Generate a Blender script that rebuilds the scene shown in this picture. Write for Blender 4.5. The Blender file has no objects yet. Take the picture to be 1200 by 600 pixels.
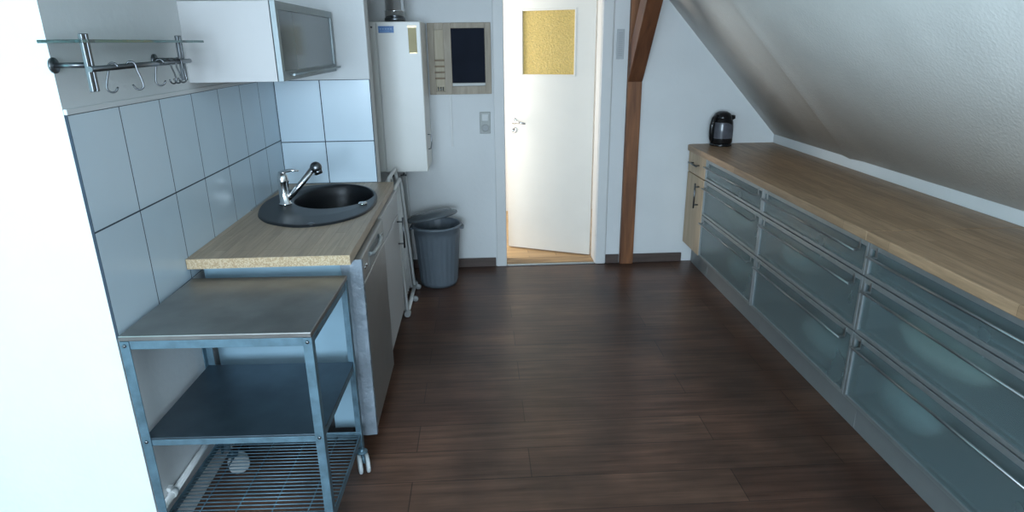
import bpy, bmesh, math, random
from mathutils import Vector, Matrix
random.seed(7)
C = bpy.context.scene.collection
PI = math.pi
LEFT_END = 1.772      # where the left wall steps back into the niche
Y1, Y2 = 3.572, 4.623  # tiled stub wall face, back wall face

# ------------------------------------------------------------------ materials
def new_mat(name):
    m = bpy.data.materials.new(name); m.use_nodes = True
    return m, m.node_tree.nodes, m.node_tree.links, m.node_tree.nodes['Principled BSDF']

def plain(name, col, rough=.5, metal=0., spec=.5, bump=0., bscale=60., var=0., vscale=6.):
    m, N, L, b = new_mat(name)
    b.inputs['Base Color'].default_value = (*col, 1)
    b.inputs['Roughness'].default_value = rough
    b.inputs['Metallic'].default_value = metal
    b.inputs['Specular IOR Level'].default_value = spec
    tc = N.new('ShaderNodeTexCoord')
    if var:
        n = N.new('ShaderNodeTexNoise'); n.inputs['Scale'].default_value = vscale; n.inputs['Detail'].default_value = 5
        L.new(tc.outputs['Object'], n.inputs['Vector'])
        r = N.new('ShaderNodeValToRGB')
        r.color_ramp.elements[0].position = .3; r.color_ramp.elements[1].position = .7
        r.color_ramp.elements[0].color = (*[c*(1-var) for c in col], 1)
        r.color_ramp.elements[1].color = (*[min(1, c*(1+var)) for c in col], 1)
        L.new(n.outputs['Fac'], r.inputs['Fac']); L.new(r.outputs['Color'], b.inputs['Base Color'])
    if bump:
        n2 = N.new('ShaderNodeTexNoise'); n2.inputs['Scale'].default_value = bscale; n2.inputs['Detail'].default_value = 4
        L.new(tc.outputs['Object'], n2.inputs['Vector'])
        bp = N.new('ShaderNodeBump'); bp.inputs['Strength'].default_value = bump; bp.inputs['Distance'].default_value = .01
        L.new(n2.outputs['Fac'], bp.inputs['Height']); L.new(bp.outputs['Normal'], b.inputs['Normal'])
    return m

def staves(name, c1, c2, gap, length, width, rough, rot=0., grain=(3, 60, 60), grain_amt=.35, gapw=.0015, spec=.4, bump=.0, scale=1.0, blotch=0.):
    """boards laid in a staggered bond; rot turns their length from x to y"""
    m, N, L, b = new_mat(name)
    tc = N.new('ShaderNodeTexCoord'); mp = N.new('ShaderNodeMapping')
    mp.inputs['Rotation'].default_value = (0, 0, rot)
    L.new(tc.outputs['Object'], mp.inputs['Vector'])
    br = N.new('ShaderNodeTexBrick')
    br.offset = .37; br.offset_frequency = 2; br.squash = 1
    br.inputs['Scale'].default_value = 1; br.inputs['Mortar Size'].default_value = gapw; br.inputs['Mortar Smooth'].default_value = .3
    br.inputs['Brick Width'].default_value = length; br.inputs['Row Height'].default_value = width
    br.inputs['Color1'].default_value = (*c1, 1); br.inputs['Color2'].default_value = (*c2, 1); br.inputs['Mortar'].default_value = (*gap, 1)
    br.inputs['Bias'].default_value = 0
    L.new(mp.outputs['Vector'], br.inputs['Vector'])
    mp2 = N.new('ShaderNodeMapping'); mp2.inputs['Scale'].default_value = grain
    L.new(mp.outputs['Vector'], mp2.inputs['Vector'])
    n = N.new('ShaderNodeTexNoise'); n.inputs['Scale'].default_value = 1; n.inputs['Detail'].default_value = 6; n.inputs['Roughness'].default_value = .65
    L.new(mp2.outputs['Vector'], n.inputs['Vector'])
    r = N.new('ShaderNodeValToRGB'); r.color_ramp.elements[0].position = .3; r.color_ramp.elements[1].position = .72
    r.color_ramp.elements[0].color = (1-grain_amt,)*3+(1,); r.color_ramp.elements[1].color = (1+grain_amt*.6,)*3+(1,)
    L.new(n.outputs['Fac'], r.inputs['Fac'])
    mx = N.new('ShaderNodeMix'); mx.data_type = 'RGBA'; mx.blend_type = 'MULTIPLY'; mx.inputs['Factor'].default_value = 1
    L.new(br.outputs['Color'], mx.inputs['A']); L.new(r.outputs['Color'], mx.inputs['B'])
    out = mx.outputs['Result']
    if blotch:
        nb = N.new('ShaderNodeTexNoise'); nb.inputs['Scale'].default_value = 2.2; nb.inputs['Detail'].default_value = 3
        L.new(mp.outputs['Vector'], nb.inputs['Vector'])
        rb = N.new('ShaderNodeValToRGB'); rb.color_ramp.elements[0].position = .35; rb.color_ramp.elements[1].position = .7
        rb.color_ramp.elements[0].color = (1-blotch,)*3+(1,); rb.color_ramp.elements[1].color = (1+blotch, 1+blotch*.8, 1+blotch*.6, 1)
        L.new(nb.outputs['Fac'], rb.inputs['Fac'])
        m2 = N.new('ShaderNodeMix'); m2.data_type = 'RGBA'; m2.blend_type = 'MULTIPLY'; m2.inputs['Factor'].default_value = 1
        L.new(out, m2.inputs['A']); L.new(rb.outputs['Color'], m2.inputs['B']); out = m2.outputs['Result']
    L.new(out, b.inputs['Base Color'])
    b.inputs['Roughness'].default_value = rough; b.inputs['Specular IOR Level'].default_value = spec
    if bump:
        bp = N.new('ShaderNodeBump'); bp.inputs['Strength'].default_value = bump; bp.inputs['Distance'].default_value = .004
        L.new(n.outputs['Fac'], bp.inputs['Height']); L.new(bp.outputs['Normal'], b.inputs['Normal'])
    return m

def grainwood(name, c1, c2, grain, rough=.55, knots=0.):
    """solid timber: streaks stretched by the grain scale"""
    m, N, L, b = new_mat(name)
    tc = N.new('ShaderNodeTexCoord'); mp = N.new('ShaderNodeMapping'); mp.inputs['Scale'].default_value = grain
    L.new(tc.outputs['Object'], mp.inputs['Vector'])
    n = N.new('ShaderNodeTexNoise'); n.inputs['Scale'].default_value = 1; n.inputs['Detail'].default_value = 6; n.inputs['Distortion'].default_value = .6
    L.new(mp.outputs['Vector'], n.inputs['Vector'])
    r = N.new('ShaderNodeValToRGB'); r.color_ramp.elements[0].position = .32; r.color_ramp.elements[1].position = .68
    r.color_ramp.elements[0].color = (*c1, 1); r.color_ramp.elements[1].color = (*c2, 1)
    L.new(n.outputs['Fac'], r.inputs['Fac'])
    out = r.outputs['Color']
    if knots:
        v = N.new('ShaderNodeTexVoronoi'); v.inputs['Scale'].default_value = 4.5
        L.new(tc.outputs['Object'], v.inputs['Vector'])
        rk = N.new('ShaderNodeValToRGB'); rk.color_ramp.elements[0].color = (1-knots,)*3+(1,); rk.color_ramp.elements[1].color = (1, 1, 1, 1)
        rk.color_ramp.elements[0].position = .05; rk.color_ramp.elements[1].position = .14
        L.new(v.outputs['Distance'], rk.inputs['Fac'])
        mx = N.new('ShaderNodeMix'); mx.data_type = 'RGBA'; mx.blend_type = 'MULTIPLY'; mx.inputs['Factor'].default_value = 1
        L.new(out, mx.inputs['A']); L.new(rk.outputs['Color'], mx.inputs['B']); out = mx.outputs['Result']
    L.new(out, b.inputs['Base Color']); b.inputs['Roughness'].default_value = rough
    return m

def speckle(name, cols, scale, rough=.8):
    m, N, L, b = new_mat(name)
    tc = N.new('ShaderNodeTexCoord'); v = N.new('ShaderNodeTexVoronoi'); v.inputs['Scale'].default_value = scale
    L.new(tc.outputs['Object'], v.inputs['Vector'])
    r = N.new('ShaderNodeValToRGB'); r.color_ramp.interpolation = 'CONSTANT'
    e = r.color_ramp.elements
    e[0].color = (*cols[0], 1); e[1].color = (*cols[-1], 1); e[1].position = (len(cols)-1)/len(cols)
    for i in range(1, len(cols)-1):
        x = e.new(i/len(cols)); x.color = (*cols[i], 1)
    L.new(v.outputs['Color'], r.inputs['Fac']); L.new(r.outputs['Color'], b.inputs['Base Color']); b.inputs['Roughness'].default_value = rough
    return m

def frosted(name, col, haze, rough):
    m, N, L, b = new_mat(name)
    b.inputs['Base Color'].default_value = (*col, 1); b.inputs['Roughness'].default_value = rough
    b.inputs['Transmission Weight'].default_value = 1-haze; b.inputs['IOR'].default_value = 1.45
    n = N.new('ShaderNodeTexNoise'); n.inputs['Scale'].default_value = 4; tc = N.new('ShaderNodeTexCoord')
    L.new(tc.outputs['Object'], n.inputs['Vector'])
    r = N.new('ShaderNodeMapRange'); r.inputs['To Min'].default_value = rough*.85; r.inputs['To Max'].default_value = rough*1.15
    L.new(n.outputs['Fac'], r.inputs['Value']); L.new(r.outputs['Result'], b.inputs['Roughness'])
    return m

M = {}
M['plaster'] = plain('white_plaster', (.70, .71, .71), .85, bump=.10, bscale=40, var=.03, vscale=3)
M['rough_plaster'] = plain('textured_plaster', (.76, .745, .71), .9, bump=.2, bscale=80, var=.06, vscale=3)
M['ceiling'] = plain('ceiling_paint', (.68, .69, .69), .9, var=.02)
M['tile'] = plain('glazed_tile', (.56, .67, .745), .22, spec=.5, var=.03, vscale=2.5)
M['grout'] = plain('dark_grout', (.035, .05, .07), .9, var=.1)
M['floor'] = staves('dark_laminate', (.085, .043, .030), (.122, .066, .045), (.045, .024, .018), 1.28, .193, .34, grain=(2.2, 34, 1), grain_amt=.5, gapw=.0025, spec=.38, bump=.06, blotch=.35)
M['hall_floor'] = staves('hall_parquet', (.50, .32, .15), (.40, .25, .12), (.10, .06, .03), .6, .075, .4, rot=0, grain=(3, 60, 1), grain_amt=.2)
M['threshold'] = grainwood('threshold_oak', (.22, .13, .06), (.42, .27, .13), (5, 60, 60))
M['worktop'] = staves('beech_worktop', (.50, .38, .265), (.41, .305, .21), (.28, .20, .13), .55, .046, .42, rot=PI/2, grain=(5, 70, 70), grain_amt=.22, gapw=.0008)
M['counter'] = staves('oak_counter', (.44, .285, .17), (.34, .215, .125), (.18, .11, .06), .6, .045, .42, rot=PI/2, grain=(5, 60, 60), grain_amt=.3, gapw=.0008)
M['chip'] = speckle('raw_chipboard', [(.52, .39, .25), (.40, .28, .16), (.56, .44, .29), (.46, .33, .20), (.52, .39, .25)], 260)
M['steel'] = plain('worn_sheet_steel', (.29, .285, .275), .34, metal=.9, var=.18, vscale=7)
M['shaded_sheet'] = plain('shaded_sheet_steel', (.085, .115, .14), .38, metal=.8, var=.2, vscale=7)  # darker copy of the steel: shade below the top sheet is in its colour
M['galv'] = plain('galvanised_angle', (.12, .20, .25), .45, metal=.5, var=.25, vscale=24)
M['steel_front'] = plain('brushed_steel_front', (.36, .36, .35), .38, metal=.85, var=.05, vscale=12)
M['alu'] = plain('brushed_aluminium', (.36, .385, .39), .40, metal=.7, var=.05, vscale=20)
M['alu_dark'] = plain('dull_plinth_aluminium', (.27, .285, .285), .45, metal=.45, var=.05, vscale=9)
M['chrome'] = plain('chrome', (.72, .73, .74), .12, metal=1)
M['dark_chrome'] = plain('dull_chrome', (.17, .18, .19), .3, metal=1)
M['white_lac'] = plain('white_lacquer', (.52, .51, .505), .4, var=.01)
M['boiler'] = plain('boiler_enamel', (.74, .73, .69), .35, var=.015)
M['door'] = plain('door_lacquer', (.74, .72, .67), .45, var=.015)
M['casing'] = plain('casing_paint', (.68, .68, .67), .5, var=.02)
M['amber'] = plain('amber_textured_glass', (.60, .43, .13), .4, bump=.8, bscale=90, var=.16, vscale=80)
M['black'] = plain('black_plastic', (.008, .008, .009), .22, var=.2)
M['granite'] = plain('black_composite', (.010, .011, .013), .38, spec=.35, var=.35, vscale=260, bump=.08, bscale=250)
M['maple'] = grainwood('pale_maple', (.50, .37, .24), (.60, .46, .31), (30, 30, 3))
M['memo_wood'] = grainwood('greyed_pine', (.29, .24, .18), (.40, .335, .255), (30, 30, 4))
M['memo_pale'] = grainwood('pale_pine', (.40, .335, .235), (.46, .39, .285), (30, 30, 4))
M['post'] = grainwood('stained_timber', (.12, .042, .015), (.28, .11, .040), (26, 26, 2.2), knots=.6)
M['brace'] = grainwood('stained_timber_brace', (.085, .028, .011), (.17, .062, .024), (26, 4, 4), knots=.5)
M['skirting'] = grainwood('dark_skirting', (.062, .040, .033), (.095, .066, .055), (4, 40, 40))
M['slate'] = plain('blackboard_paint', (.010, .013, .022), .8, spec=.15, var=.2)
M['glass_front'] = frosted('frosted_drawer_glass', (.60, .74, .76), .10, .26)
M['smoke'] = plain('smoked_glass', (.10, .125, .13), .13, spec=.6)
M['clear_glass'] = frosted('shelf_glass', (.22, .42, .40), .1, .05)
M['bin'] = plain('grey_bin_plastic', (.145, .175, .205), .42, var=.05)
M['lid'] = plain('dark_bin_lid_plastic', (.11, .13, .145), .26)
M['white_pl'] = plain('white_plastic', (.74, .75, .74), .4)
M['grey_pl'] = plain('grey_plastic', (.33, .34, .34), .45)
M['caster'] = plain('pale_caster_plastic', (.50, .54, .55), .45)
M['dw_side'] = plain('bluish_sheet_metal', (.25, .38, .46), .5, metal=.1, var=.06, vscale=5)
M['flap_alu'] = plain('dull_flap_aluminium', (.27, .31, .32), .45, metal=.5, var=.05, vscale=20)
M['bracket_metal'] = plain('dark_bracket_steel', (.15, .16, .17), .32, metal=.9)
M['bar'] = plain('dull_steel_bar', (.34, .36, .36), .28, metal=1)
M['slat'] = grainwood('brown_slat', (.16, .11, .065), (.24, .17, .10), (4, 30, 30))
M['film'] = plain('crinkled_film', (.22, .26, .30), .25, bump=.9, bscale=22, var=.2, vscale=9)
M['badge'] = plain('blue_sticker', (.05, .17, .42), .4)
M['scale_plate'] = plain('yellowed_plate', (.42, .34, .16), .5, var=.08)
M['dark'] = plain('dark_rubber', (.02, .02, .022), .7)
M['brass'] = plain('dull_brass', (.30, .24, .15), .35, metal=.9)
M['drawer_inside'] = plain('drawer_lining', (.20, .23, .24), .7)
M['china'] = plain('pale_china', (.52, .56, .54), .3)
M['cloth_pale'] = plain('pale_bag', (.66, .64, .55), .8, bump=.3, bscale=20)
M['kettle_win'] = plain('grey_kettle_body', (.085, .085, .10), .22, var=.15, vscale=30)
M['plaque'] = plain('grey_plaque', (.45, .47, .48), .5)

# ------------------------------------------------------------------ geometry
class MB:
    """collects shapes, built as ONE mesh object"""
    def __init__(s): s.bm = bmesh.new()
    def _hull(s, vs, faces):
        v = [s.bm.verts.new(p) for p in vs]
        return [s.bm.faces.new([v[i] for i in f]) for f in faces], v
    def box(s, a, b, bev=0., rot=None, seg=2):
        (x0, y0, z0), (x1, y1, z1) = a, b
        P = [Vector(p) for p in ((x0,y0,z0),(x1,y0,z0),(x1,y1,z0),(x0,y1,z0),(x0,y0,z1),(x1,y0,z1),(x1,y1,z1),(x0,y1,z1))]
        if rot: P = [rot @ p for p in P]
        f, v = s._hull(P, ((0,3,2,1),(4,5,6,7),(0,1,5,4),(1,2,6,5),(2,3,7,6),(3,0,4,7)))
        if bev:
            ed = list({e for q in f for e in q.edges})
            bmesh.ops.bevel(s.bm, geom=ed, offset=bev, segments=seg, profile=.5, affect='EDGES', clamp_overlap=True)
        return s
    def prism(s, poly, axis, a, b, bev=0.):
        """2-D polygon pushed along an axis; poly in the two other axes in order"""
        def P(q, t):
            if axis == 0: return (t, q[0], q[1])
            if axis == 1: return (q[0], t, q[1])
            return (q[0], q[1], t)
        n = len(poly)
        fs = [tuple(range(n)), tuple(range(2*n-1, n-1, -1))]
        fs += [(i, n+i, n+(i+1) % n, (i+1) % n) for i in range(n)]
        f, v = s._hull([P(q, a) for q in poly]+[P(q, b) for q in poly], fs)
        bmesh.ops.recalc_face_normals(s.bm, faces=f)
        if bev:
            ed = list({e for q in f for e in q.edges})
            bmesh.ops.bevel(s.bm, geom=ed, offset=bev, segments=2, profile=.5, affect='EDGES', clamp_overlap=True)
        return s
    def tube(s, pts, r, seg=10, closed=False, caps=True):
        pts = [Vector(p) for p in pts]; n = len(pts)
        rr = r if isinstance(r, (list, tuple)) else [r]*n
        rings = []; up = None
        for i in range(n):
            if closed: t = (pts[(i+1) % n]-pts[i-1]).normalized()
            else: t = (pts[min(i+1, n-1)]-pts[max(i-1, 0)]).normalized()
            if up is None:
                up = Vector((0, 0, 1)) if abs(t.z) < .9 else Vector((1, 0, 0))
            u = (up - t*up.dot(t))
            if u.length < 1e-4: u = t.orthogonal()
            u.normalize(); w = t.cross(u); up = u
            rings.append([s.bm.verts.new(pts[i]+(u*math.cos(2*PI*k/seg)+w*math.sin(2*PI*k/seg))*rr[i]) for k in range(seg)])
        m = n if closed else n-1
        for i in range(m):
            A, B = rings[i], rings[(i+1) % n]
            for k in range(seg):
                f = s.bm.faces.new((A[k], A[(k+1) % seg], B[(k+1) % seg], B[k])); f.smooth = True
        if caps and not closed:
            s.bm.faces.new(rings[0][::-1]); s.bm.faces.new(rings[-1])
        return s
    def lathe(s, prof, o=(0,0,0), seg=48, mat=None, sx=1., sy=1., flute=None):
        """profile of (radius, height) turned about z"""
        o = Vector(o); rings = []
        for (r, z) in prof:
            ring = []
            for k in range(seg):
                a = 2*PI*k/seg; q = r
                if flute: q = r*flute(k, z)
                p = Vector((q*math.cos(a)*sx, q*math.sin(a)*sy, z))
                if mat: p = mat @ p
                ring.append(s.bm.verts.new(o+p))
            rings.append(ring)
        for A, B in zip(rings, rings[1:]):
            for k in range(seg):
                f = s.bm.faces.new((A[k], A[(k+1) % seg], B[(k+1) % seg], B[k])); f.smooth = True
        if prof[0][0] > 1e-6: s.bm.faces.new(rings[0][::-1])
        if prof[-1][0] > 1e-6: s.bm.faces.new(rings[-1])
        return s
    def cyl(s, a, b, r, seg=20): return s.tube([a, b], r, seg)
    def loft(s, loops, cap0=False, cap1=False, smooth=True):
        R = [[s.bm.verts.new(p) for p in lp] for lp in loops]
        n = len(R[0])
        for A, B in zip(R, R[1:]):
            for k in range(n):
                f = s.bm.faces.new((A[k], A[(k+1) % n], B[(k+1) % n], B[k])); f.smooth = smooth
        if cap0: s.bm.faces.new(R[0][::-1])
        if cap1: s.bm.faces.new(R[-1])
        return s
    def build(s, name, mat, parent=None, mats=None):
        bmesh.ops.remove_doubles(s.bm, verts=s.bm.verts, dist=1e-6)
        bmesh.ops.recalc_face_normals(s.bm, faces=s.bm.faces)
        off = Vector((0, 0, 0)); q = parent
        while q is not None: off += q.location; q = q.parent
        if parent is None:
            xs = [v.co for v in s.bm.verts]
            lo = Vector([min(c[i] for c in xs) for i in range(3)]); hi = Vector([max(c[i] for c in xs) for i in range(3)])
            off = Vector(((lo.x+hi.x)/2, (lo.y+hi.y)/2, lo.z))
        bmesh.ops.translate(s.bm, verts=s.bm.verts, vec=-off)
        me = bpy.data.meshes.new(name); s.bm.to_mesh(me); s.bm.free()
        me.materials.append(mat)
        o = bpy.data.objects.new(name, me); C.objects.link(o)
        if parent is None: o.location = off
        else: o.parent = parent
        return o

def thing(name, label, cat, loc, group=None):
    o = bpy.data.objects.new(name, None); C.objects.link(o); o.location = loc; o.empty_display_size = .05
    o['label'] = label; o['category'] = cat
    if group: o['group'] = group
    return o
def tag(o, label, cat, group=None):
    o['label'] = label; o['category'] = cat
    if group: o['group'] = group
    return o
def struct(o, label=None, cat=None):
    o['kind'] = 'structure'
    if label: o['label'] = label
    if cat: o['category'] = cat
    return o
def copy_tree(o, parent=None, delta=Vector((0, 0, 0))):
    c = o.copy(); C.objects.link(c)
    if parent is not None: c.parent = parent
    else: c.location = o.location + delta
    for ch in list(o.children): copy_tree(ch, c)
    return c
def arc(c, r, a0, a1, n, plane='xz', y=0):
    out = []
    for i in range(n+1):
        a = a0+(a1-a0)*i/n
        p = (c[0]+r*math.cos(a), c[1]+r*math.sin(a))
        out.append({'xz': (p[0], y, p[1]), 'yz': (y, p[0], p[1]), 'xy': (p[0], p[1], y)}[plane])
    return out

# ------------------------------------------------------------------ the room
XR, ZK, ZC = 3.287, .975, 2.45
XC = XR-(ZC-ZK)/1.0935
def slope_z(x): return ZK+(XR-x)*1.0935
REAR = -2.3
struct(MB().box((-.9, REAR-.1, -.12), (3.45, 4.66, 0)).build('floor', M['floor']), 'dark brown laminate floor of wide boards running across the kitchen', 'floor')
struct(MB().box((.2, 4.625, -.13), (3.2, 6.4, -.0)).build('floor', M['hall_floor']), 'light wooden floor of the hall behind the open door', 'floor')
wl = struct(MB().prism([(LEFT_END, 0), (6.4-1.65, 0), (4.75, ZC), (LEFT_END, ZC)], 0, -.14, 0).box((-.9, LEFT_END, 0), (-.1401, LEFT_END+.14, ZC)).build('wall_left', M['plaster']), 'white plaster wall on the left behind the sink and trolley', 'wall')
nz0, nz1, ny0_, ny1_ = .85, 2.15, .15, 1.45
struct(MB().box((-.94, REAR, 0), (-.9, ny0_, ZC)).box((-.94, ny1_, 0), (-.9, LEFT_END+.14, ZC)).box((-.94, ny0_, 0), (-.9, ny1_, nz0)).box((-.94, ny0_, nz1), (-.9, ny1_, ZC)).build('wall_niche', M['plaster']), 'white niche wall at the far left', 'wall')
# rear gable wall behind the camera with its window opening
wr = MB()
wx0, wx1, wz0, wz1 = -.5, 1.45, .80, 2.2
wr.box((-.9, REAR-.12, 0), (wx0, REAR, ZC)).box((wx1, REAR-.12, 0), (3.45, REAR, ZC)).box((wx0, REAR-.12, 0), (wx1, REAR, wz0)).box((wx0, REAR-.12, wz1), (wx1, REAR, ZC))
struct(wr.build('wall_rear', M['plaster']), 'white gable wall with the window, behind the viewer', 'wall')
wf = MB()
for (a, b) in (((wx0, wz0), (wx0+.06, wz1)), ((wx1-.06, wz0), (wx1, wz1)), ((wx0+.06, wz0), (wx1-.06, wz0+.06)), ((wx0+.06, wz1-.06), (wx1-.06, wz1)), (((wx0+wx1)/2-.04, wz0+.06), ((wx0+wx1)/2+.04, wz1-.06))):
    wf.box((a[0], REAR-.1, a[1]), (b[0], REAR-.04, b[1]))
struct(wf.build('window_1', M['white_lac']), 'white two-casement window in the gable wall', 'window')
wf = MB()
for (a, b) in (((ny0_, nz0), (ny0_+.06, nz1)), ((ny1_-.06, nz0), (ny1_, nz1)), ((ny0_+.06, nz0), (ny1_-.06, nz0+.06)), ((ny0_+.06, nz1-.06), (ny1_-.06, nz1))):
    wf.box((-.935, a[0], a[1]), (-.895, b[0], b[1]))
struct(wf.build('niche_fill_window', M['white_lac']), 'white unseen window frame added in the niche at the far left', 'window')  # unseen window, added so more light reaches the sloped ceiling
# back wall with the door opening
DX0, DX1, DZ = 1.275, 1.985, 2.03
bw = MB()
bw.prism([(-.14, 0), (DX0, 0), (DX0, ZC), (-.14, ZC)], 1, Y2, 4.79)
bw.prism([(DX0, DZ), (DX1, DZ), (DX1, slope_z(DX1)), (XC, ZC), (DX0, ZC)], 1, Y2, 4.79)
bw.prism([(DX1, 0), (XR, 0), (XR, ZK), (DX1, slope_z(DX1))], 1, Y2, 4.79)
struct(bw.build('wall_back', M['plaster']), 'white plaster back wall with the doorway', 'wall')
struct(MB().box((0, Y1, 0), (.52, Y1+.11, ZC), .006).build('wall_stub', M['plaster']), 'white stub wall tiled above the sink, left of the boiler', 'wall')
struct(MB().box((XR, REAR, 0), (XR+.15, Y2+.16, ZK)).build('wall_right', M['plaster']), 'low white knee wall behind the oak counter', 'wall')
# sloped ceiling with the soft ridge where two boards meet
sl = MB()
nx = Vector((1.0935, 0, 1)).normalized()
ys = [REAR-.1, 3.48, 3.565, 3.60, 3.625, 3.70, 3.95, Y2+.1]; hs = [0, 0, .005, .010, .006, 0, 0, 0]
top = Vector((XC, 0, ZC)); bot = Vector((XR, 0, ZK))
low = []; high = []
for y, h in zip(ys, hs):
    low.append([Vector((p.x, y, p.z))-nx*h for p in (bot, top)])
lo = [[sl.bm.verts.new(q) for q in r] for r in low]
hi = [[sl.bm.verts.new(q+nx*.12) for q in r] for r in low]
for i in range(len(ys)-1):
    f = sl.bm.faces.new((lo[i][0], lo[i+1][0], lo[i+1][1], lo[i][1])); f.smooth = True
    sl.bm.faces.new((hi[i][0], hi[i][1], hi[i+1][1], hi[i+1][0]))
    for k in (0, 1): sl.bm.faces.new((lo[i][k], hi[i][k], hi[i+1][k], lo[i+1][k]))
for i in (0, len(ys)-1): sl.bm.faces.new((lo[i][0], lo[i][1], hi[i][1], hi[i][0]))
struct(sl.build('ceiling_slope', M['rough_plaster']), 'sloping roof plaster over the oak counter on the right', 'ceiling')
struct(MB().box((-.94, REAR-.1, ZC), (XC+.1, 4.79, ZC+.1)).build('ceiling', M['ceiling']), 'flat white ceiling above the kitchen', 'ceiling')

# glazed tiles: each one a bevelled slab on a dark grout bed
def tiles_left():
    g = .0026; t = MB()
    tw, x = .2558, .008
    js = [Y1]+[Y1-.264-k*tw for k in range(7)]
    rows = [(1.4733, 1.1447), (1.1447, .815)]
    for a, b in zip(js, js[1:]):
        for (z1, z0) in rows: t.box((.002, b+g, z0+g), (x, a-g, z1-g))
    return t
struct(MB().box((-.0005, LEFT_END+.001, .815), (.0077, Y1-.0005, 1.4733)).build('trim_1', M['grout']), 'dark grout bed of the left wall tiles', 'grout')
struct(tiles_left().build('trim_2', M['tile']), 'pale blue-grey glazed tiles along the left wall', 'tiles')
tb = MB(); g = .0026
for (a, b) in ((0.009, .2505), (.2505, .519)):
    for (z0, z1) in ((.90, 1.134), (1.134, 1.4635)): tb.box((a+g, Y1-.008, z0+g), (b-g, Y1-.002, z1-g))
struct(tb.build('trim_3', M['tile']), 'pale glazed tiles on the stub wall behind the sink', 'tiles')
struct(MB().box((.0085, Y1-.0077, .90), (.5195, Y1+.0005, 1.4635)).build('trim_4', M['grout']), 'dark grout bed of the stub wall tiles', 'grout')
struct(MB().box((0, LEFT_END+.001, 1.4725), (.0095, Y1-.001, 1.488), .002).build('trim_5', M['plaster']), 'white sealing strip along the top of the left tiles', 'trim')

# skirting
struct(MB().box((.53, Y2-.016, 0), (1.205, Y2, .07), .003).build('baseboard_left', M['skirting']), 'dark brown skirting left of the doorway', 'baseboard')
struct(MB().box((2.058, Y2-.016, 0), (2.160, Y2, .07), .003).box((2.268, Y2-.016, 0), (2.655, Y2, .07), .003).build('baseboard_right', M['skirting']), 'dark brown skirting right of the doorway', 'baseboard')

# door casing and threshold
cs = MB()
cs.box((1.212, Y2-.016, 0), (DX0+.012, Y2+.0, 2.1), .005).box((DX0-.0, Y2-.001, 0), (DX0+.014, 4.79, DZ), .002)
struct(cs.build('trim_6', M['casing']), 'pale door casing on the left of the doorway', 'door casing')
cs = MB().box((DX1-.012, Y2-.03, 0), (2.055, Y2, 2.1), .012, seg=4).box((DX1-.014, Y2-.001, 0), (DX1, 4.77, DZ), .002)
struct(cs.build('trim_7', M['casing']), 'pale rounded door casing on the right of the doorway', 'door casing')
struct(MB().box((DX0, Y2-.016, DZ), (DX1, Y2, 2.1), .004).box((DX0+.014, Y2, DZ-.014), (DX1-.014, 4.79, DZ)).build('trim_8', M['casing']), 'pale door casing across the head of the doorway', 'door casing')
struct(MB().box((DX0+.014, Y2+.012, 0), (DX1-.014, 4.775, .012), .004).build('trim_9', M['threshold']), 'wooden threshold board in the doorway', 'threshold')
struct(MB().box((DX0+.014, Y2-.018, 0), (DX1-.014, Y2+.011, .009), .003).build('trim_10', M['alu']), 'pale metal strip in front of the threshold', 'threshold strip')

# the open door: hinged on the right, swung into the hall
hinge = Vector((1.962, 4.795, 0)); far = Vector((1.323, 5.082, 0))
d = bpy.data.objects.new('door_1', None); C.objects.link(d); d.location = hinge
struct(d, 'cream door standing ajar into the hall, amber pane at its top', 'door')
W_, H_, T_ = .70, 2.005, .04
pz0, pz1, px0, px1 = 1.398, 1.875, .145, .575   # pane; x measured from the hinge
lf = MB()
L0 = lambda a, b: (hinge+Vector((-b, 0, 0)), )
def dbox(m, x0, x1, y0, y1, z0, z1, bev=0.): m.box((hinge.x-x1, hinge.y+y0, z0), (hinge.x-x0, hinge.y+y1, z1), bev)
dbox(lf, 0, px0, 0, T_, .012, H_); dbox(lf, px1, W_, 0, T_, .012, H_); dbox(lf, px0, px1, 0, T_, .012, pz0); dbox(lf, px0, px1, 0, T_, pz1, H_)
lf.build('leaf', M['door'], d)
bd = MB()
for (a, b, c, e) in ((px0, px0+.012, pz0, pz1), (px1-.012, px1, pz0, pz1), (px0+.012, px1-.012, pz0, pz0+.012), (px0+.012, px1-.012, pz1-.012, pz1)):
    dbox(bd, a, b, -.004, T_+.004, c, e, .002)
bd.build('glazing_bead', M['door'], d)
gp = MB(); dbox(gp, px0+.012, px1-.012, .014, .022, pz0+.012, pz1-.012); go = gp.build('glass_pane', M['amber'], d); go['label'] = 'amber textured glass pane'
hx = hinge.x-(W_-.062)
h = MB().lathe([(0, 0), (.025, 0), (.026, .004), (.022, .009), (0, .009)], mat=Matrix.Rotation(PI/2, 4, 'X'), o=(hx, hinge.y, 1.055), seg=28)
h.tube([(hx, hinge.y-.006, 1.055), (hx, hinge.y-.045, 1.055), (hx+.012, hinge.y-.055, 1.055), (hx+.06, hinge.y-.057, 1.051), (hx+.115, hinge.y-.055, 1.043)], [.010, .010, .011, .0095, .008], 12)
ho = h.build('handle', M['chrome'], d); ho['label'] = 'chrome lever handle'
k = MB().lathe([(0, 0), (.025, 0), (.026, .004), (.021, .009), (.012, .009), (.010, .005), (0, .005)], mat=Matrix.Rotation(PI/2, 4, 'X'), o=(hx, hinge.y, .985), seg=28)
ko = k.build('lock_rosette', M['chrome'], d)
kk = MB().box((hx-.003, hinge.y-.0065, .975), (hx+.003, hinge.y-.0045, .993)).build('keyhole', M['dark'], ko)
lt = MB(); dbox(lt, W_-.0005, W_+.002, .008, T_-.008, .93, 1.13); dbox(lt, W_-.0005, W_+.010, .014, T_-.014, 1.04, 1.07); lt.build('latch_plate', M['chrome'], d)
d.rotation_euler = (0, 0, math.atan2(-(far.y-hinge.y), -(far.x-hinge.x)))
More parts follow.
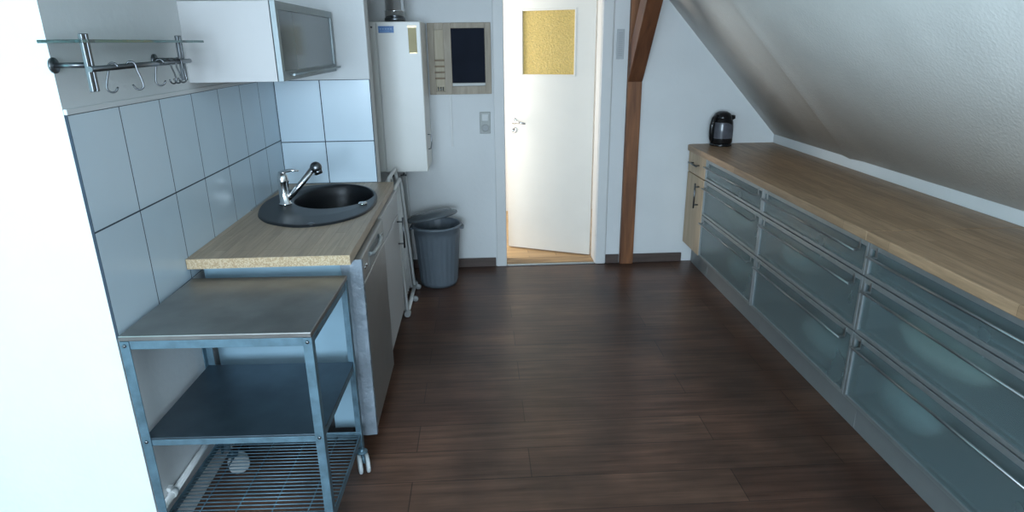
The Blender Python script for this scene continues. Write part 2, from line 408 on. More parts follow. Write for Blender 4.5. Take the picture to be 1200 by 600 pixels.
# hall behind the door
struct(MB().box((.2, 6.3, 0), (3.2, 6.4, 2.5)).box((3.1, 4.79, 0), (3.2, 6.3, 2.5)).box((.2, 4.79, 0), (.3, 6.3, .5)).box((.2, 4.79, 2.2), (.3, 6.3, 2.5)).box((.2, 4.79, .5), (.3, 4.86, 2.2)).box((.2, 6.1, .5), (.3, 6.3, 2.2)).build('wall_hall', M['plaster']), 'white hall wall behind the open door', 'wall')
struct(MB().box((.2, 4.79, 2.5), (3.2, 6.4, 2.6)).build('ceiling_hall', M['ceiling']))

# ------------------------------------------------------------------ timber frame
post = tag(MB().box((2.165, Y2-.045, 0), (2.266, Y2, slope_z(2.266)-.02), .004).build('timber_post', M['post']), 'red-brown stained timber post standing against the back wall', 'post')
br = MB()
# brace in the y-z plane: foot on the post at z 1.37, rising towards the room
yb, yt = Y2-.047, 3.93
br.prism([(yb, 1.366), (yb, 1.60), (4.19, 2.07), (4.015, 2.07)], 0, 2.163, 2.268, .006)
tag(br.build('timber_brace', M['brace']), 'dark brown slanting timber brace rising from the stained post', 'timber brace')

# ------------------------------------------------------------------ left kitchen run
wt = MB()
sink_pts = [(.066,2.897),(.12,2.78),(.197,2.70),(.324,2.645),(.455,2.69),(.55,2.81),(.586,2.96),(.582,3.12),(.549,3.29),(.475,3.43),(.36,3.505),(.226,3.51),(.11,3.44),(.05,3.29),(.030,3.10)]
def spline_loop(P, n):
    out = []; m = len(P)
    for i in range(n):
        t = i*m/n; k = int(t); u = t-k
        p0, p1, p2, p3 = [Vector((*P[(k+j) % m], 0)) for j in (-1, 0, 1, 2)]
        out.append(.5*((2*p1)+(p2-p0)*u+(2*p0-5*p1+4*p2-p3)*u*u+(3*p1-p0-3*p2+p3)*u**3))
    return out
NS = 96
outer = spline_loop(sink_pts, NS)
cen = Vector((sum(p.x for p in outer)/NS, sum(p.y for p in outer)/NS, 0))
BC = Vector((.352, 3.22, 0)); bx, by = .200, .262
ang = [math.atan2(p.y-BC.y, p.x-BC.x) for p in outer]
bowl = lambda s, z: [Vector((BC.x+bx*s*math.cos(a), BC.y+by*s*math.sin(a), z)) for a in ang]
# worktop slab with a real cut-out for the bowl (ring of quads from the cut to the slab's edge)
X0, X1, WY0, WY1, WZ0, WZ1 = .010, .609, 2.257, Y1-.009, .861, .90
def to_rect(p):
    dx, dy = p.x-BC.x, p.y-BC.y
    t = min(((X1 if dx > 0 else X0)-BC.x)/dx if abs(dx) > 1e-9 else 9e9, ((WY1 if dy > 0 else WY0)-BC.y)/dy if abs(dy) > 1e-9 else 9e9)
    return Vector((BC.x+dx*t, BC.y+dy*t, 0))
cut = bowl(1.03, 0)
corner_ang = [math.atan2(y-BC.y, x-BC.x) for x in (X0, X1) for y in (WY0, WY1)]
rect = [to_rect(p) for p in cut]
for (x, y) in ((X0, WY0), (X1, WY0), (X1, WY1), (X0, WY1)):
    a = math.atan2(y-BC.y, x-BC.x)
    i = min(range(NS), key=lambda j: abs((math.atan2(rect[j].y-BC.y, rect[j].x-BC.x)-a+PI) % (2*PI)-PI))
    rect[i] = Vector((x, y, 0))
zz = lambda lp, z: [Vector((p.x, p.y, z)) for p in lp]
wt.loft([zz(cut, WZ0), zz(cut, WZ1), zz(rect, WZ1), zz(rect, WZ0), zz(cut, WZ0)], smooth=False)
t = thing('kitchen_worktop', 'pale wooden worktop on the left with raw chipboard end, holding the black sink', 'worktop', (.31, 2.9, WZ0))
wt.build('top_board', M['worktop'], t)
MB().box((X0+.001, WY0-.0015, WZ0+.001), (X1-.001, WY0+.001, WZ1-.001)).build('raw_edge', M['chip'], t)['label'] = 'raw chipboard edge'
MB().box((X0, WY1-.6, WZ1), (X0+.008, WY1, WZ1+.007), .003).build('sealing_bead', M['grey_pl'], t)

t = thing('kitchen_sink', 'black composite round sink set into the left worktop', 'sink', (BC.x, BC.y, WZ1))
sk = MB()
ins = lambda s: [cen+(p-cen)*s for p in outer]
sk.loft([zz(ins(1.0), WZ1+.0005), zz(ins(.995), WZ1+.006), zz(ins(.975), WZ1+.009), zz(ins(.94), WZ1+.0085), zz([o*.5+b*.5 for o, b in zip(ins(.93), bowl(1.04, 0))], WZ1+.006),
         bowl(1.0, WZ1+.004), bowl(.975, WZ1-.006), bowl(.95, WZ1-.05), bowl(.93, WZ1-.14), bowl(.82, WZ1-.172), bowl(.4, WZ1-.178), bowl(.13, WZ1-.18)], cap1=True)
sk.build('basin', M['granite'], t)
MB().lathe([(0, 0), (.036, 0), (.038, .003), (.03, .006), (.012, .004), (0, .004)], o=(BC.x, BC.y, WZ1-.181), seg=28).build('drain', M['chrome'], t)
MB().lathe([(0, 0), (.021, 0), (.022, .004), (.017, .009), (0, .010)], o=(.528, 3.02, WZ1+.008), seg=28).build('overflow_knob', M['chrome'], t)
MB().lathe([(0, 0), (.016, 0), (.016, .004), (.011, .006), (0, .006)], o=(.365, 2.672, WZ1+.0075), seg=24).build('tap_hole_cap', M['dark_chrome'], t)

fx, fy, fz = .150, 3.055, WZ1+.007
t = thing('kitchen_tap', 'chrome single-lever mixer tap with pull-out spout on the black sink', 'tap', (fx, fy, fz))
MB().lathe([(0, 0), (.031, 0), (.031, .006), (.025, .012), (.0245, .105), (.028, .112), (.028, .118), (.026, .14), (.018, .155), (0, .159)], o=(fx, fy, fz), seg=32).build('body', M['chrome'], t)
lv = MB(); lv.tube([(fx-.012, fy, fz+.150), (fx+.01, fy-.004, fz+.162), (fx+.045, fy-.008, fz+.168), (fx+.085, fy-.012, fz+.166)], [.010, .009, .007, .0045], 10); lv.build('lever', M['chrome'], t)
sp = MB(); sp.tube([(fx+.018, fy, fz+.030), (fx+.045, fy-.004, fz+.055), (fx+.15, fy-.012, fz+.170)], [.014, .0145, .0150], 16)
so = sp.build('spout', M['chrome'], t)
hd = MB(); hd.lathe([(.0, -.027)]+[(.028*math.sin(PI*k/12), -.028*math.cos(PI*k/12)) for k in range(1, 12)]+[(0, .028)], o=(fx+.168, fy-.0135, fz+.180), seg=28)
hd.tube([(fx+.172, fy-.014, fz+.172), (fx+.180, fy-.0145, fz+.148)], [.022, .019], 18)
hd.build('spray_head', M['dark_chrome'], so)

# dishwasher
DY0, DY1, DF = 2.335, 2.935, .632
t = thing('dishwasher', 'steel-fronted dishwasher under the raw end of the left worktop', 'dishwasher', (.31, 2.63, 0))
MB().box((.03, DY0+.006, .10), (.575, DY1-.004, .855), .004).build('body', M['dw_side'], t)
MB().box((.08, DY0+.02, .0), (.53, DY1-.02, .10)).build('plinth', M['dark'], t)
do = MB().box((.578, DY0, .075), (DF, DY1, .745), .006).build('door', M['steel_front'], t)
MB().box((.578, DY0, .75), (DF, DY1, .856), .006).build('control_panel', M['steel_front'], t)
hp = MB().lathe([(0, 0), (.001, 0)], o=(0, 0, -5), seg=3)
hp.bm.clear()
hp.box((DF-.001, 2.50, .765), (DF+.002, 2.77, .83), .001)
hp.build('handle_recess', M['alu_dark'], t)
MB().tube([(DF+.001, 2.50, .822), (DF+.016, 2.53, .815), (DF+.020, 2.635, .812), (DF+.016, 2.74, .815), (DF+.001, 2.77, .822)], .009, 10).build('handle', M['alu'], t)
for yy in (2.40, 2.435, 2.84, 2.875):
    MB().lathe([(0, 0), (.008, 0), (.008, .004), (0, .005)], mat=Matrix.Rotation(PI/2, 4, 'Y'), o=(DF-.0005, yy, .80), seg=16).build('button', M['chrome'], t)
MB().box((.20, DY0-.001, .105), (.46, DY0+.006, .170), .001).build('foot_cutout', M['dark'], t)
# plastic film still hanging over the near edge of the door
fm = MB()
P = []
for i in range(15):
    z = .07+i*.786/14
    j = random.uniform(-.004, .004)
    P.append([Vector((.555+.006*math.sin(i*1.7), DY0-.004+j*.6, z)), Vector((.59, DY0-.010-abs(j), z)), Vector((DF+.003, DY0-.006, z)), Vector((DF+.004, DY0+.012+abs(j)*2, z))])
vs = [[fm.bm.verts.new(q) for q in r] for r in P]
for a, b in zip(vs, vs[1:]):
    for q in range(3): fm.bm.faces.new((a[q], a[q+1], b[q+1], b[q]))
bmesh.ops.solidify(fm.bm, geom=fm.bm.faces[:], thickness=.0008)
fm.build('protective_film', M['film'], t)['label'] = 'crinkled plastic film on the near edge'

# sink base cabinet
SY0, SY1, SF = 2.945, 3.562, .622
t = thing('sink_cabinet', 'pale sink base cabinet beside the dishwasher at the back of the left run', 'cabinet', (.31, 3.25, 0))
MB().box((.03, SY0, .12), (.598, SY0+.018, .858)).box((.03, SY1-.018, .12), (.598, SY1, .858)).box((.03, SY0+.018, .12), (.598, SY1-.018, .138)).box((.03, SY0+.018, .138), (.036, SY1-.018, .858)).build('carcass', M['maple'], t)
MB().box((.06, SY0, 0), (.54, SY1, .12)).build('plinth', M['alu_dark'], t)
do = MB().box((.600, SY0+.002, .125), (SF, SY1-.002, .715), .003).build('door', M['white_lac'], t)
MB().box((.600, SY0+.002, .722), (SF, SY1-.002, .855), .003).build('false_drawer_front', M['white_lac'], t)
hb = MB(); yy = SY1-.075
hb.tube([(SF+.034, yy, .53), (SF+.034, yy, .71)], .006, 10)
for z in (.555, .685): hb.tube([(SF-.001, yy, z), (SF+.034, yy, z)], .005, 10)
hb.build('handle', M['dark_chrome'], do)

# wall cabinet with the smoked flap
HX, HY0, HY1, HZ0, HZ1 = .336, 2.568, 3.535, 1.510, 1.802
t = thing('wall_cabinet', 'white wall cabinet with smoked glass flap above the left tiles', 'wall cabinet', (.17, 3.05, HZ0))
MB().box((0, HY0, HZ0), (HX-.003, HY0+.018, HZ1), .001).box((0, HY1-.018, HZ0), (HX-.003, HY1, HZ1), .001).box((0, HY0+.018, HZ0), (HX-.003, HY1-.018, HZ0+.018)).box((0, HY0+.018, HZ1-.018), (HX-.003, HY1-.018, HZ1)).box((0, HY0+.018, HZ0+.018), (.006, HY1-.018, HZ1-.018)).build('carcass', M['white_lac'], t)
fr = MB(); fw = .030
for a, b in (((HY0, HZ0), (HY0+fw, HZ1)), ((HY1-fw, HZ0), (HY1, HZ1)), ((HY0+fw, HZ1-fw), (HY1-fw, HZ1)), ((HY0+fw, HZ0), (HY1-fw, HZ0+.036))):
    fr.box((HX, a[0], a[1]), (HX+.02, b[0], b[1]), .001)
fl = fr.build('flap_frame', M['flap_alu'], t)
MB().box((HX+.006, HY0+fw-.004, HZ0+.032), (HX+.013, HY1-fw+.004, HZ1-fw+.004)).build('smoked_pane', M['smoke'], fl)
hb = MB().tube([(HX+.045, HY0+.06, HZ0+.022), (HX+.045, HY1-.03, HZ0+.022)], .005, 10)
for yy in (HY0+.10, HY1-.07): hb.tube([(HX+.019, yy, HZ0+.022), (HX+.045, yy, HZ0+.022)], .004, 8)
hb.build('handle', M['flap_alu'], fl)
MB().box((HX-.003, HY0, HZ0), (HX-.0005, HY0+.006, HZ1)).build('seal', M['dark'], t)

# glass wall shelf with rail and S-hooks
SX = .10
zg = lambda y: 1.657+(y-2.31)*.010 -.0   # glass plate sags slightly towards the viewer
zr = lambda y: 1.595
t = thing('wall_shelf', 'glass wall shelf with chrome hook rail left of the white wall cabinet', 'shelf', (.08, 2.1, 1.53))
MB().box((.012, 1.715, 1.655), (.122, 2.455, 1.663), .001).build('glass_plate', M['clear_glass'], t)
for yy in (1.775, 2.318):
    b = MB()
    b.box((.088, yy-.016, 1.532), (.098, yy-.004, 1.678), .002).box((.088, yy+.004, 1.532), (.098, yy+.016, 1.678), .002)
    b.box((.091, yy-.005, 1.535), (.095, yy+.005, 1.675))
    b.tube([(0, yy, 1.60), (.09, yy, 1.60)], .007, 10).lathe([(0, 0), (.02, 0), (.02, .006), (0, .006)], mat=Matrix.Rotation(PI/2, 4, 'Y'), o=(0, yy, 1.60), seg=20)
    b.build('bracket', M['bracket_metal'], t)
MB().tube([(SX+.008, 1.745, 1.590), (SX+.008, 2.345, 1.596)], .0075, 14).build('rail', M['dark_chrome'], t)

def s_hook():
    m = MB()
    p = []
    # loop over the rail at the top, slanting shank, open bowl at the foot (in the plane across the rail)
    for i in range(9):
        a = PI*1.05-PI*1.10*i/8; p.append((.0118*math.cos(a), 0, .0118*math.sin(a)))
    p += [(.0125, 0, -.012), (.0185, 0, -.032)]
    for i in range(10):
        a = PI*.06+(-PI*.95)*i/9; p.append((.0095+.0125*math.cos(a), 0, -.054+.0125*math.sin(a)))
    p += [(-.005, 0, -.052)]
    m.tube(p, .0027, 8)
    me_o = m.build('s_hook', M['dark_chrome'])
    return me_o
hk = s_hook()
me = hk.data
# recentre mesh so its origin is the rail axis
off = hk.location.copy()
for v in me.vertices: v.co += off
hooks = [(1.856, 210, 'steel S-hook nearest the bright wall corner on the hook rail'),
         (1.952, 25, 'steel S-hook hanging alone mid-rail, its open end turned to the left'),
         (2.125, 205, 'first steel S-hook of the bunch crowded beside the right shelf bracket'),
         (2.175, 65, 'second steel S-hook of the bunch beside the right shelf bracket'),
         (2.212, 60, 'third steel S-hook of the bunch beside the right shelf bracket'),
         (2.252, 45, 'steel S-hook of the bunch touching the right shelf bracket')]
for i, (yy, a, lab) in enumerate(hooks):
    o = hk if i == 0 else hk.copy()
    if i: C.objects.link(o)
    zrail = 1.590+(yy-1.745)*.01
    o.location = (SX+.008, yy, zrail); o.rotation_euler = (0, math.radians(3*(i % 3)-3), math.radians(a))
    tag(o, lab, 'hook', 'S-hooks on the wall rail')

# ------------------------------------------------------------------ boiler, flue, pipes, memo board, switch
BX0, BX1, BY0, BY1, BZ0, BZ1 = .43, .755, 4.20, Y2-.005, .830, 1.775
t = thing('gas_boiler', 'tall white gas boiler hanging on the back wall with a blue sticker', 'boiler', ((BX0+BX1)/2, 4.4, BZ0))
MB().box((BX0, BY0+.014, BZ0), (BX1, BY1, BZ1), .006).build('casing', M['boiler'], t)
MB().box((BX0+.052, BY0, BZ0+.002), (BX1-.002, BY0+.0135, BZ1-.002), .004).build('front_panel', M['boiler'], t)
MB().box((BX0+.002, BY0+.002, BZ0+.002), (BX0+.046, BY0+.0135, BZ1-.002), .003).build('side_strip', M['boiler'], t)
so = MB().box((.494, BY0-.0015, 1.708), (.590, BY0+.001, 1.748)).build('sticker', M['badge'], t); so['label'] = 'blue sticker'
st = MB()
for k in range(5): st.box((.502+k*.016, BY0-.0025, 1.727), (.512+k*.016, BY0-.0012, 1.735))
st.box((.50, BY0-.0025, 1.716), (.56, BY0-.0012, 1.719))
st.build('sticker_marks', plain('sticker_pale_blue', (.16, .33, .58), .4), so)
so = MB().box((.676, BY0-.002, 1.585), (.728, BY0+.001, 1.748), .001).build('instruction_plate', M['scale_plate'], t); so['label'] = 'yellowed narrow plate'
MB().box((.674, BY0-.005, 1.736), (.730, BY0-.0015, 1.750)).build('plate_clip', M['brass'], so)
MB().box((.680, BY0-.005, 1.583), (.728, BY0-.0015, 1.590)).build('plate_clip', M['brass'], so)
MB().lathe([(0, 0), (.006, 0), (.006, .003), (0, .004)], mat=Matrix.Rotation(PI/2, 4, 'X'), o=(.452, BY0+.0015, 1.742), seg=14).build('screw', M['dark'], t)
hb = MB().tube([(BX1-.001, 4.33, 1.06), (BX1+.022, 4.33, 1.06), (BX1+.022, 4.33, 1.0), (BX1+.016, 4.33, .965), (BX1-.001, 4.33, .96)], .0035, 8).build('side_catch', M['dark_chrome'], t)

t = thing('flue_pipe', 'shiny metal flue pipe rising from the boiler top', 'flue', (.592, 4.29, BZ1))
MB().lathe([(.061, 0), (.061, .055), (.0655, .057), (.0655, .064), (.061, .066), (.058, .068), (.058, .672)], o=(.592, 4.29, BZ1+.001), seg=40).build('pipe', M['chrome'], t)
MB().lathe([(.0612, .002), (.0665, .006), (.0665, .020), (.0612, .024)], o=(.592, 4.29, BZ1+.001), seg=40).build('collar', M['dark_chrome'], t)

t = thing('boiler_pipework', 'short valves and white pipes hanging beneath the boiler', 'pipework', (.6, 4.42, 0))
for i, (px, zt) in enumerate(((.50, .003), (.565, .003))):
    MB().tube([(px, 4.45, BZ0-.001), (px, 4.45, BZ0-.05), (px, 4.52, BZ0-.10), (px, 4.555, BZ0-.16), (px, 4.575, zt)], .010, 12).build('pipe', M['white_pl'], t)
    MB().tube([(px, 4.45, BZ0-.012), (px, 4.45, BZ0-.042)], .019, 6).build('union_nut', M['brass'], t)
    MB().tube([(px, 4.445, BZ0-.055), (px, 4.40, BZ0-.060)], .007, 8).tube([(px-.02, 4.40, BZ0-.060), (px+.02, 4.40, BZ0-.060)], .006, 8).build('valve_tap', M['dark_chrome'], t)

# memo board
mx0, mx1, mz0, mz1, my = .765, 1.198, 1.300, 1.775, Y2-.001
t = thing('memo_board', 'grey-wood memo board with blackboard, letter slats and key hooks beside the boiler', 'memo board', ((mx0+mx1)/2, my, mz0))
f = MB(); fd = .026
for a, b in (((mx0, mz0), (mx0+.045, mz1)), ((mx1-.042, mz0), (mx1, mz1)), ((.872, mz0), (.925, mz1)), ((mx0+.045, mz1-.045), (.872, mz1)), ((.925, mz1-.036), (mx1-.042, mz1)), ((.925, mz0), (mx1-.042, mz0+.055)), ((mx0+.045, mz0), (.872, mz0+.02))):
    f.box((a[0], my-fd, a[1]), (b[0], my, b[1]), .002)
f.build('frame', M['memo_wood'], t)
MB().box((mx0+.045, my-.010, mz0+.02), (.872, my-.002, mz1-.045)).build('back_panel', M['memo_pale'], t)
MB().box((.9255, my-.020, mz0+.078), (mx1-.0425, my-.004, mz1-.037)).build('blackboard', M['slate'], t)['label'] = 'blackboard panel'
MB().box((.9255, my-.034, mz0+.056), (mx1-.0425, my-.006, mz0+.077), .003).build('chalk_ledge', plain('pale_ledge', (.52, .52, .50), .5), t)
for z in (1.405, 1.445, 1.485, 1.525):
    MB().box((mx0+.040, my-.034, z), (.876, my-.027, z+.011), .002).build('letter_slat', M['slat'], t)
for kx in (.825, .842, .858):
    MB().tube([(kx, my-.010, 1.350), (kx, my-.030, 1.347), (kx, my-.036, 1.336), (kx, my-.032, 1.328), (kx, my-.024, 1.330)], .0035, 8).build('key_hook', M['dark_chrome'], t)

# socket and switch plate by the casing
t = thing('light_switch', 'grey double plate with rocker switch and socket left of the doorway', 'light switch', (1.147, Y2, 1.022))
MB().box((1.108, Y2-.010, 1.020), (1.186, Y2, 1.174), .004).build('plate', plain('switch_plate', (.36, .37, .35), .4), t)
MB().box((1.122, Y2-.014, 1.108), (1.172, Y2-.008, 1.160), .003).build('rocker', plain('switch_rocker', (.50, .51, .50), .25), t)
so = MB().lathe([(.020, 0), (.026, 0), (.026, .004), (.021, .004)], mat=Matrix.Rotation(PI/2, 4, 'X'), o=(1.147, Y2-.009, 1.060), seg=28).build('socket_ring', M['grey_pl'], t)
MB().box((1.136, Y2-.0125, 1.055), (1.141, Y2-.009, 1.065)).box((1.153, Y2-.0125, 1.055), (1.158, Y2-.009, 1.065)).build('socket_hole', M['dark'], so)
tag(MB().box((.897, Y2-.012, .93), (.913, Y2, 1.299), .002).build('cable_duct', M['casing']), 'narrow white cable duct running down the wall below the memo board', 'cable duct')
# narrow strip between casing and timber post
t = thing('wall_strip', 'small narrow grey strip with dark markings between door casing and post', 'wall strip', (2.105, Y2, 1.52))
MB().box((2.080, Y2-.008, 1.522), (2.134, Y2, 1.722), .002).build('backplate', M['plaque'], t)
mk = MB()
for i in range(12): mk.box((2.094, Y2-.0095, 1.545+i*.0135), (2.122, Y2-.0075, 1.5505+i*.0135))
mk.build('markings', plain('grey_markings', (.36, .37, .39), .5), t)

# ------------------------------------------------------------------ bin and clothes airer
bc = Vector((.785, 4.30, 0))
t = thing('rubbish_bin', 'grey ribbed plastic bin standing in front of the back wall', 'bin', bc)
fl = lambda k, z: (1+.012*(1 if (k // 2) % 2 else -1)) if .03 < z < .36 else 1
MB().lathe([(0, .004), (.120, .004), (.126, 0), (.130, .02), (.134, .032), (.158, .355), (.161, .365), (.163, .425), (.176, .427), (.178, .437), (.172, .444), (.162, .444), (.158, .43), (.150, .35), (.126, .04), (0, .03)], o=bc, seg=96, flute=fl).build('tub', M['bin'], t)
for s in (-1, 1):
    MB().tube([(bc.x+s*.168, bc.y-.05, .425), (bc.x+s*.182, bc.y-.03, .415), (bc.x+s*.182, bc.y+.03, .415), (bc.x+s*.168, bc.y+.05, .425)], .009, 8).build('grip', M['bin'], t)
R = Matrix.Translation((0, 0, 0)) @ Matrix.Rotation(math.radians(-10), 4, 'Y') @ Matrix.Rotation(math.radians(-7), 4, 'X')
ld = MB().lathe([(.178, -.012), (.184, -.006), (.182, .004), (.172, .010), (.150, .016), (.145, .024), (.10, .034), (.04, .038), (0, .038)], o=(bc.x-.035, bc.y+.035, .490), seg=64, mat=R)
ld.lathe([(.174, -.012), (.172, .0), (.14, .012), (0, .030)], o=(bc.x-.035, bc.y+.035, .490), seg=64, mat=R)
tag(ld.build('bin_lid', M['lid']), 'dark grey lid lying askew across the top of the bin', 'bin lid')

t = thing('clothes_airer', 'folded white clothes airer leaning in the gap beneath the boiler', 'clothes airer', (.6, 4.0, 0))
lean = lambda z: .600-.06*z
def fp(y, z, dx=0): return (lean(z)+dx, y, z)
for (y0, y1, dx, ztop) in ((3.74, 4.14, 0, .87), (3.78, 4.11, -.030, .83), (3.71, 4.17, .020, .80)):
    MB().tube([fp(y0, .03, dx), fp(y0+.02, ztop-.05, dx), fp(y0+.05, ztop, dx), fp(y1-.05, ztop, dx), fp(y1-.02, ztop-.05, dx), fp(y1, .03, dx), fp(y1-.0, .03, dx)], .011, 10).build('frame', M['white_pl'], t)
for i in range(7):
    y = 3.80+i*.047
    MB().tube([fp(y, .10, .012), fp(y, .80, .012)], .006, 8).build('rod', M['white_pl'], t)
MB().tube([fp(3.71, .028, .02), fp(4.22, .028, .02)], .013, 12).build('foot_tube', M['white_pl'], t)
MB().tube([fp(3.74, .45, .0), fp(4.14, .45, .0)], .007, 10).build('crossbar', M['white_pl'], t)
for y in (3.70, 4.22): MB().tube([fp(y-.02, .026, .02), fp(y+.02, .026, .02)], .020, 14).build('end_cap', M['grey_pl'], t)
for y in (3.95, 4.17): MB().lathe([(0, -.008), (.018, -.008), (.020, -.004), (.020, .004), (.018, .008), (0, .008)], mat=Matrix.Rotation(PI/2, 4, 'X'), o=(lean(.02)+.045, y, .021), seg=20).build('wheel', M['grey_pl'], t)

# ------------------------------------------------------------------ steel trolley
cx0, cx1, cy0, cy1 = .020, .588, 1.748, 2.235
piv = Vector((.020, 1.76, 0))
t = thing('steel_trolley', 'steel kitchen trolley with sheet shelves and wire bottom standing before the left worktop', 'trolley', piv)
sh = MB().box((cx0, cy0, .816), (cx1, cy1, .834), .003)
sh.build('top_sheet', M['steel'], t)
for (y, nm) in ((cy0+.004, 0), (cy1-.008, 1)):
    MB().box((cx0+.02, y, .788), (cx1-.02, y+.004, .8155), .001).build('rail', M['galv'], t)
for x in (cx0+.003, cx1-.007):
    MB().box((x, cy0+.02, .788), (x+.004, cy1-.02, .8155), .001).build('rail', M['galv'], t)
def angle_leg(x, y, sx, sy):
    w, th = .028, .004
    m = MB()
    m.box((min(x, x+sx*w), min(y, y+sy*th), .085), (max(x, x+sx*w), max(y, y+sy*th), .8155), .001)
    m.box((min(x, x+sx*th), min(y+sy*th, y+sy*w), .085), (max(x, x+sx*th), max(y+sy*th, y+sy*w), .8155), .001)
    return m
bo = []
for (x, y, sx, sy) in ((cx0, cy0, 1, 1), (cx1, cy0, -1, 1), (cx0, cy1, 1, -1), (cx1, cy1, -1, -1)):
    lg = angle_leg(x, y, sx, sy).build('leg', M['galv'], t)
    for z in (.802, .468, .15):
        MB().lathe([(0, 0), (.006, 0), (.005, .003), (0, .004)], mat=Matrix.Rotation(PI/2 if sy > 0 else -PI/2, 4, 'X'), o=(x+sx*.014, y-sy*.0001, z), seg=12).build('bolt', M['dark_chrome'], lg)
MB().box((cx0+.005, cy0+.006, .471), (cx1-.005, cy1-.006, .478), .001).build('middle_sheet', M['shaded_sheet'], t)
for y in (cy0+.005, cy1-.009): MB().box((cx0+.005, y, .450), (cx1-.005, y+.004, .4705), .001).build('rail', M['galv'], t)
for x in (cx0+.005, cx1-.009): MB().box((x, cy0+.01, .450), (x+.004, cy1-.01, .4705), .001).build('rail', M['galv'], t)
for y in (cy0+.005, cy1-.009): MB().box((cx0+.005, y, .132), (cx1-.005, y+.004, .162), .001).build('rail', M['galv'], t)
for x in (cx0+.005, cx1-.009): MB().box((x, cy0+.01, .132), (x+.004, cy1-.01, .162), .001).build('rail', M['galv'], t)
wg = MB()
for i in range(24):
    y = cy0+.022+i*(cy1-cy0-.04)/23
    wg.tube([(cx0+.009, y, .150), (cx1-.009, y, .150)], .0022, 6)
for i in range(4):
    x = cx0+.10+i*(cx1-cx0-.2)/3
    wg.tube([(x, cy0+.009, .1455), (x, cy1-.009, .1455)], .0022, 6)
wg.build('wire_shelf', M['galv'], t)
def caster(x, y, a):
    r = Matrix.Rotation(a, 4, 'Z')
    m = MB()
    for s in (-1, 1):
        m.lathe([(0, -.007), (.036, -.007), (.040, -.004), (.040, .004), (.036, .007), (0, .007)], mat=r @ Matrix.Rotation(PI/2, 4, 'X'), o=Vector((x, y, .041))+(r @ Vector((.018, s*.015, 0))), seg=28)
    c = m.build('caster', M['caster'], t)
    MB().tube([(x, y, .05), (x, y, .10)], .008, 10).lathe([(0, 0), (.022, 0), (.022, .004), (0, .004)], o=(x, y, .084), seg=20).tube([tuple(Vector((x, y, .075))), tuple(Vector((x, y, .041))+(r @ Vector((.018, 0, 0))))], .008, 8).build('stem', M['galv'], c)
caster(cx1-.004, cy1-.03, -PI/2+.35); caster(cx0+.045, cy1-.03, .55); caster(cx0+.05, cy0+.03, .3); caster(cx1-.05, cy0+.03, 2.6)
t.rotation_euler = (0, 0, math.radians(-1.5))

# white pipe low along the left wall
t = thing('wall_pipe', 'white heating pipe running low along the left wall behind the trolley', 'pipe', (.03, 2.05, .17))
MB().tube([(.016, LEFT_END+.02, .185), (.016, 2.33, .185)], .0115, 14).build('pipe', M['white_pl'], t)
for y in (1.86, 2.22):
    MB().lathe([(.0118, -.012), (.0150, -.012), (.0150, .012), (.0118, .012)], mat=Matrix.Rotation(PI/2, 4, 'X'), o=(.016, y, .185), seg=20).box((0, y-.012, .196), (.016, y+.012, .212), .003).build('clip', M['white_pl'], t)

# ------------------------------------------------------------------ right counter run
FX = 2.652                     # face of the fronts
CF, CB, CT = 2.632, XR-.001, .916
def counter(y0, y1, label, round_end):
    poly = [(CF, y0), (CB, y0), (CB, y1), (CF+(.05 if round_end else 0), y1)]
    if round_end: poly += [(CF+.018, y1-.012), (CF+.004, y1-.032), (CF, y1-.06)]
    o = MB().prism(poly, 2, CT-.040, CT, .004).build('counter_top', M['counter'])
    return tag(o, label, 'countertop', 'oak countertop lengths')
counter(2.3305, Y2-.001, 'far length of the oak countertop, running to the back wall under the kettle', True)
counter(.40, 2.3295, 'near length of the oak countertop on the right, cut by the picture edge', False)

ZP, ZB, ZM, ZT = .172, .170, .482, .727
rows = [(.172, .474), (.480, .722), (.728, .870)]
def front(y0, y1, z0, z1, root, nm='drawer'):
    f = MB(); w = .015
    x0, x1 = FX, FX+.020
    f.box((x0, y0, z0), (x1, y0+w, z1), .0015).box((x0, y1-w, z0), (x1, y1, z1), .0015).box((x0, y0+w, z1-.022), (x1, y1-w, z1), .0015).box((x0, y0+w, z0), (x1, y1-w, z0+w), .0015)
    dr = f.build(nm, M['alu'], root)
    MB().box((x0+.007, y0+w-.003, z0+w-.003), (x0+.012, y1-w+.003, z1-.019)).build('frosted_pane', M['glass_front'], dr)
    zh = z1-.047
    hb = MB().tube([(x0-.030, y0+.040, zh), (x0-.030, y1-.040, zh)], .0050, 10)
    for yy in (y0+.055, y1-.055): hb.box((x0-.030, yy-.005, zh-.004), (x0+.001, yy+.005, zh+.004), .001).box((x0-.004, yy-.006, zh-.004), (x0+.001, yy+.006, z1-.008), .001)
    hb.build('bar_handle', M['bar'], dr)
    # drawer box standing behind the pane
    b = MB(); yi0, yi1 = y0+.03, y1-.03
    hh = z0+min(.16, (z1-z0)*.6)
    b.box((FX+.03, yi0, z0+.018), (FX+.52, yi1, z0+.026)).box((FX+.512, yi0, z0+.026), (FX+.52, yi1, hh)).box((FX+.03, yi0, z0+.026), (FX+.512, yi0+.010, hh)).box((FX+.03, yi1-.010, z0+.026), (FX+.512, yi1, hh))
    b.build('drawer_box', M['drawer_inside'], dr)
    return dr
